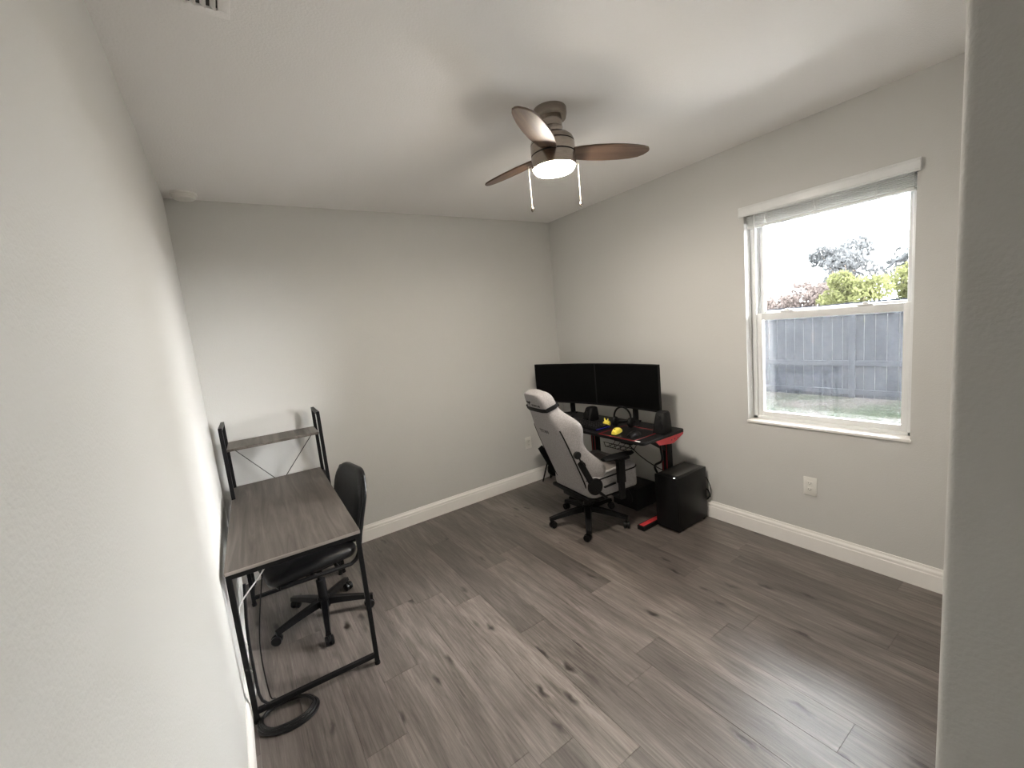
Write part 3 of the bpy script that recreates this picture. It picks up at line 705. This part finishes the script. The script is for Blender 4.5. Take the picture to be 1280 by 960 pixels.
speaker('black desktop speaker at the right end of the gaming desk', 2.675, 1.985, .150, R(8))
speaker('black desktop speaker between the two monitor stands', 2.665, 2.700, .112, R(-4))
hs = thing('headset', 'black headset standing on the desk in front of the right monitor', 'headset', (2.635, 2.315, GZ), R(15))
b = MB(); b.tube(smooth_pts([(0, .07*math.cos(R(a)), .075+.085*math.sin(R(a))) for a in range(-10, 191, 20)], 4), .0075, 8); b.build('headband', M['gloss'], hs)
for s in (-1, 1): MB().lathe([(0, -.014), (.034, -.014), (.040, -.004), (.038, .012), (.02, .016), (0, .016)], 20, Matrix.Translation((0, s*.066, .042)) @ Matrix.Rotation(PI/2, 4, 'X')).build('ear_cup', M['blackp'], hs)

# PC tower on the floor
pc = thing('computer_tower', 'black computer tower on the floor at the end of the gaming desk', 'computer', (2.85, 1.99, 0))
def pp(mb, name, m, par=pc, **k): o = mb.build(name, m, par, **k); o.data.transform(Matrix.Translation(-Vector(pc.location))); return o
pp(MB().box(2.685, 3.030, 1.880, 2.066, .012, .412, .004), 'case', M['gloss'])
pp(MB().box(2.664, 2.684, 1.878, 2.068, .012, .414, .006), 'front_panel', M['blackp'])
pp(MB().lathe([(0, 0), (.006, 0), (.006, .002), (0, .002)], 12, Matrix.Translation((2.674, 1.905, .414))), 'power_button', M['led'])
pp(MB().box(2.72, 3.01, 1.905, 2.045, .410, .4145, .001), 'top_grille', M['slot'])
for x in (2.70, 3.0):
    for y in (1.90, 2.045): pp(MB().lathe([(0, 0), (.014, 0), (.016, .013), (0, .013)], 12, Matrix.Translation((x, y, 0))), 'foot', M['blackp'])
sw = thing('subwoofer', 'black subwoofer box on the floor behind the gaming chair base', 'speaker', (2.855, 2.44, 0))
MB().box(-.12, .13, -.13, .13, .012, .195, .010).build('cabinet', M['blackp'], sw)
MB().lathe([(0, 0), (.085, 0), (.088, .005), (.07, .006), (.03, -.0), (0, .004)], 24, Matrix.Translation((-.119, 0, .105)) @ Matrix.Rotation(-PI/2, 4, 'Y')).build('driver', M['gloss'], sw)
for x in (-.09, .1):
    for y in (-.1, .1): MB().lathe([(0, 0), (.012, 0), (.012, .014), (0, .014)], 10, Matrix.Translation((x, y, 0))).build('foot', M['blackp'], sw)
def cable(label, pts, r, m='cord'): return tag(MB().tube(smooth_pts(pts, 7), r, 8).build('cable', M[m]), label, 'cable')
cable('thick black cable bundle hanging from desk beside the red end plate', [(2.70, 2.03, GZ-.035), (2.72, 2.04, .60), (2.74, 2.05, .50), (2.78, 2.10+.05, .42), (2.84, 2.16, .30), (2.92, 2.18, .03)], .009)
cable('black cable sagging from under the desk towards the computer tower', [(2.62, 2.30, GZ-.03), (2.63, 2.27, .62), (2.72, 2.23, .50), (2.86, 2.19, .38), (2.99, 2.16, .30)], .004)
cable('thin black cable looping behind the computer tower by the wall', [(3.034, 1.96, .37), (3.045, 1.90, .33), (3.046, 1.862, .26), (3.045, 1.855, .20), (3.042, 1.87, .165), (3.034, 1.93, .17)], .0028)
cable('thick short black cable plugged in low behind the computer tower', [(3.034, 1.93, .235), (3.043, 1.885, .225), (3.044, 1.868, .19), (3.040, 1.88, .15), (3.034, 1.93, .14)], .005)

# tripod in the corner
tr = thing('tripod_stand', 'thin black tripod standing in the corner behind the gaming chair', 'tripod', (2.72, 3.405, 0))
MB().tube([(0, 0, .03), (0, 0, .70)], .009, 10).build('pole', M['black'], tr)
MB().lathe([(0, .0), (.016, 0), (.016, .05), (0, .05)], 14, Matrix.Translation((0, 0, .24))).build('collar', M['blackp'], tr)
for a in (-75, 45, 165):
    d = Vector((math.cos(R(a)), math.sin(R(a)), 0))*(.22 if a == -75 else .09)
    MB().bar((0, 0, .26), (d.x, d.y, .008), .016, .010).build('leg', M['black'], tr)
MB().lathe([(0, 0), (.02, 0), (.02, .02), (.006, .03), (0, .03)], 14, Matrix.Translation((0, 0, .69))).build('head_mount', M['blackp'], tr)

# ------------------------------------------------------------------ gaming chair
gc = thing('gaming_chair', 'light grey fabric gaming chair with black base in front of the gaming desk', 'chair', (2.345, 2.475, 0), R(-6))
ph = R(-6)
star_base(gc, 0, 0, .300, [R(a)-ph for a in (154, 227, 299, 10, 82)], .125, .078, M['blackp'], .038, .030, .020)
MB().lathe([(0, .12), (.030, .12), (.030, .20), (.019, .205), (.019, .27), (0, .27)], 20).build('gas_lift', M['gloss'], gc)
MB().box(-.14, .14, -.12, .12, .245, .305, .010).build('tilt_mechanism', M['blackp'], gc)
# seat cushion
secs = []
for sc, z in ((.93, .305), (.99, .312), (1.0, .330), (1.0, .425), (.985, .445), (.93, .455), (.7, .450)):
    secs.append([(x*sc+.095, y*sc, z+(.02*max(0, x-.1)/.15)*(z > .4)+.014*(abs(y)/.25)**2*(z > .4)) for x, y in rrect(.232, .255, .06)])
seat = MB().loft(secs).build('seat', M['fabric'], gc, angle=60)
MB().loft([[(x*sc+.095, y*sc, z+(.02*max(0, x-.1)/.15)+.014*(abs(y)/.25)**2) for x, y in rrect(.20, .20, .05)] for sc, z in ((1.0, .448), (.97, .458), (.8, .460))]).build('seat_centre', M['fabric2'], seat, angle=60)
pp_ = [(x*1.001+.095, y*1.001, .430+.02*max(0, x-.1)/.15+.014*(abs(y)/.25)**2) for x, y in rrect(.232, .255, .06)]
MB().tube(pp_, .0055, 6, True).build('seat_piping', M['blackp'], seat)
MB().box(-.16, .30, -.235, .235, .285, .312, .008).build('seat_pan', M['blackp'], gc)
# backrest: lofted along its own tilted axis. u across, v up the back, w forward (thickness)
TILT = R(21)
BO = Vector((-.135, 0, .335))
ax_v = Vector((-math.sin(TILT), 0, math.cos(TILT))); ax_w = Vector((math.cos(TILT), 0, math.sin(TILT)))
def bk(u, v, w_): return BO+Vector((0, u, 0))+ax_v*v+ax_w*w_
# v, half width of rear panel, half width of the front wings, depth of wings, depth of centre
prof = [(.00, .165, .185, .060, .055), (.035, .180, .225, .110, .075), (.08, .187, .268, .185, .090), (.14, .190, .280, .205, .098), (.20, .190, .268, .185, .100), (.28, .188, .242, .145, .100), (.36, .184, .230, .120, .100),
        (.43, .182, .250, .140, .098), (.50, .176, .270, .160, .096), (.55, .166, .262, .150, .094), (.60, .150, .220, .130, .092), (.65, .137, .168, .105, .095), (.70, .130, .148, .100, .100), (.76, .128, .144, .105, .106), (.80, .116, .130, .095, .100), (.825, .095, .106, .075, .085), (.838, .065, .072, .055, .062)]
secs = []
for v, r_, h, dw, dc in prof:
    hal = [(0, -.004), (r_*.6, -.003), (r_, .004), (r_+(h-r_)*.45, dw*.36), (h, dw*.78), (h-.010, dw), (h-.045, dw*.98), (h*.55, (dw+dc)/2*.92), (h*.25, dc)]
    loop = [bk(u, v, w_) for u, w_ in hal]+[bk(-u, v, w_) for u, w_ in reversed(hal[1:])]
    secs.append(loop)
MB().loft(secs).build('backrest', M['fabric'], gc, sub=2)
br_ = [o for o in gc.children if o.name.startswith('backrest')][0]
def interp(v):
    for a, b_ in zip(prof, prof[1:]):
        if a[0] <= v <= b_[0]:
            t_ = (v-a[0])/(b_[0]-a[0]); return [x+(y-x)*t_ for x, y in zip(a, b_)]
for s in (-1, 1):
    pts = []
    for k in range(14):
        v = .04+.50*k/13; q = interp(v); pts.append(bk(s*(q[1]+.0035), v, .016))
    MB().tube(pts, .0052, 6).build('piping', M['blackp'], br_)
# strap round the head
lo = []
q = interp(.705)
sec = []
for vv, o_ in ((.692, .0), (.692, .004), (.722, .004), (.722, .0)):
    hal = [(0, -.007-o_), (q[1]*.7, -.006-o_), (q[1]+.004+o_, .002), (q[1]+(q[2]-q[1])*.5+.006+o_, q[3]*.38), (q[2]+.004+o_, q[3]*.74), (q[2]-.004+o_, q[3]+.004+o_), (q[2]*.6, q[3]+.010+o_)]
    sec.append([bk(u, vv, w_) for u, w_ in hal]+[bk(-u, vv, w_) for u, w_ in reversed(hal[1:])])
MB().loft(sec+[sec[0]], cap=False).build('head_strap', M['blackp'], br_)
# embroidered marks on the rear: emblem and words above the strap, a word lower down
base = Matrix((( 0, ax_v.x, -ax_w.x, 0), (-1, ax_v.y, -ax_w.y, 0), (0, ax_v.z, -ax_w.z, 0), (0, 0, 0, 1)))
def onback(u, v, w_): 
    mt = base.copy(); mt.translation = bk(u, v, w_); return mt
text_mesh('head_lettering', 'SECRETLAB', .022, M['blackp'], br_, onback(-.026, .732, -.0045))
b = MB(); b.prism([(-.030, .020), (-.014, .026), (0, .018), (.014, .026), (.030, .020), (.016, .006), (.006, .006), (0, -.020), (-.006, .006), (-.016, .006)], 0, .0008, onback(.058, .746, -.0045))
b.build('head_emblem', M['blackp'], br_)
text_mesh('back_lettering', 'TITAN', .040, M['blackp'], br_, onback(.02, .50, -.0048))
for s in (-1, 1):   # recliner arms with round hinge covers
    y = s*.262
    b = MB(); b.bar((-.118, y, .40), tuple(bk(y, .30, .014)), .046, .018, .005, up=(0, 1, 0)); b.bar((-.125, y, .40), (-.02, y, .30), .040, .018, .004); b.bar((-.06, y, .30), (-.06, y*.55, .29), .06, .03, .004)
    b.lathe([(0, -.016), (.058, -.016), (.062, -.006), (.060, .010), (0, .012)], 28, Matrix.Translation((-.112, y+.004*s, .408)) @ Matrix.Rotation(PI/2, 4, 'X'))
    rc = b.build('recliner_bracket', M['blackp'], gc)
    if s < 0:
        MB().lathe([(0, -.016), (.024, -.016), (.027, -.010), (.027, .010), (.02, .016), (0, .016)], 24, Matrix.Translation(bk(y-.004, .356, .016)) @ Matrix.Rotation(PI/2, 4, 'X')).build('knob', M['gloss'], rc)
        p0 = bk(y-.014, .35, .018)
        MB().tube(smooth_pts([p0, bk(y-.022, .315, .012), bk(y-.022, .285, .030), bk(y-.020, .26, .032)], 5), .006, 8).build('recline_lever', M['gloss'], rc)
        MB().bar((-.04, y-.012, .385), (.07, y-.012, .392), .018, .012, .003).build('tilt_lever', M['gloss'], rc)
for s in (-1, 1):
    ar = bpy.data.objects.new('armrest', None); C.objects.link(ar); ar.parent = gc; ar.location = (.09, s*.315, 0)
    b = MB(); b.bar((0, 0, .29), (0, 0, .575), .050, .026, .005, up=(0, 1, 0)); b.bar((0, -s*.12, .29), (0, s*.012, .29), .050, .026, .005); b.box(-.03, .03, -.018, .018, .40, .58, .004)
    b.build('arm_post', M['blackp'], ar)
    MB().box(-.05, .07, -.03, .03, .572, .594, .005).build('pad_plate', M['blackp'], ar)
    secs = []
    for k in range(9):
        t_ = k/8; x = -.155+.27*t_; w_ = .036+.014*math.sin(PI*min(1, t_*1.1))+.0; e_ = 1 if 0 < k < 8 else .7; z = .606+.012*(2*t_-1)**2*0
        secs.append([(x, w_*e_*math.cos(2*PI*j/12), z+.015*e_*math.sin(2*PI*j/12)*(1.0)) for j in range(12)])
    MB().loft(secs).build('arm_pad', M['blackp'], ar, angle=60)
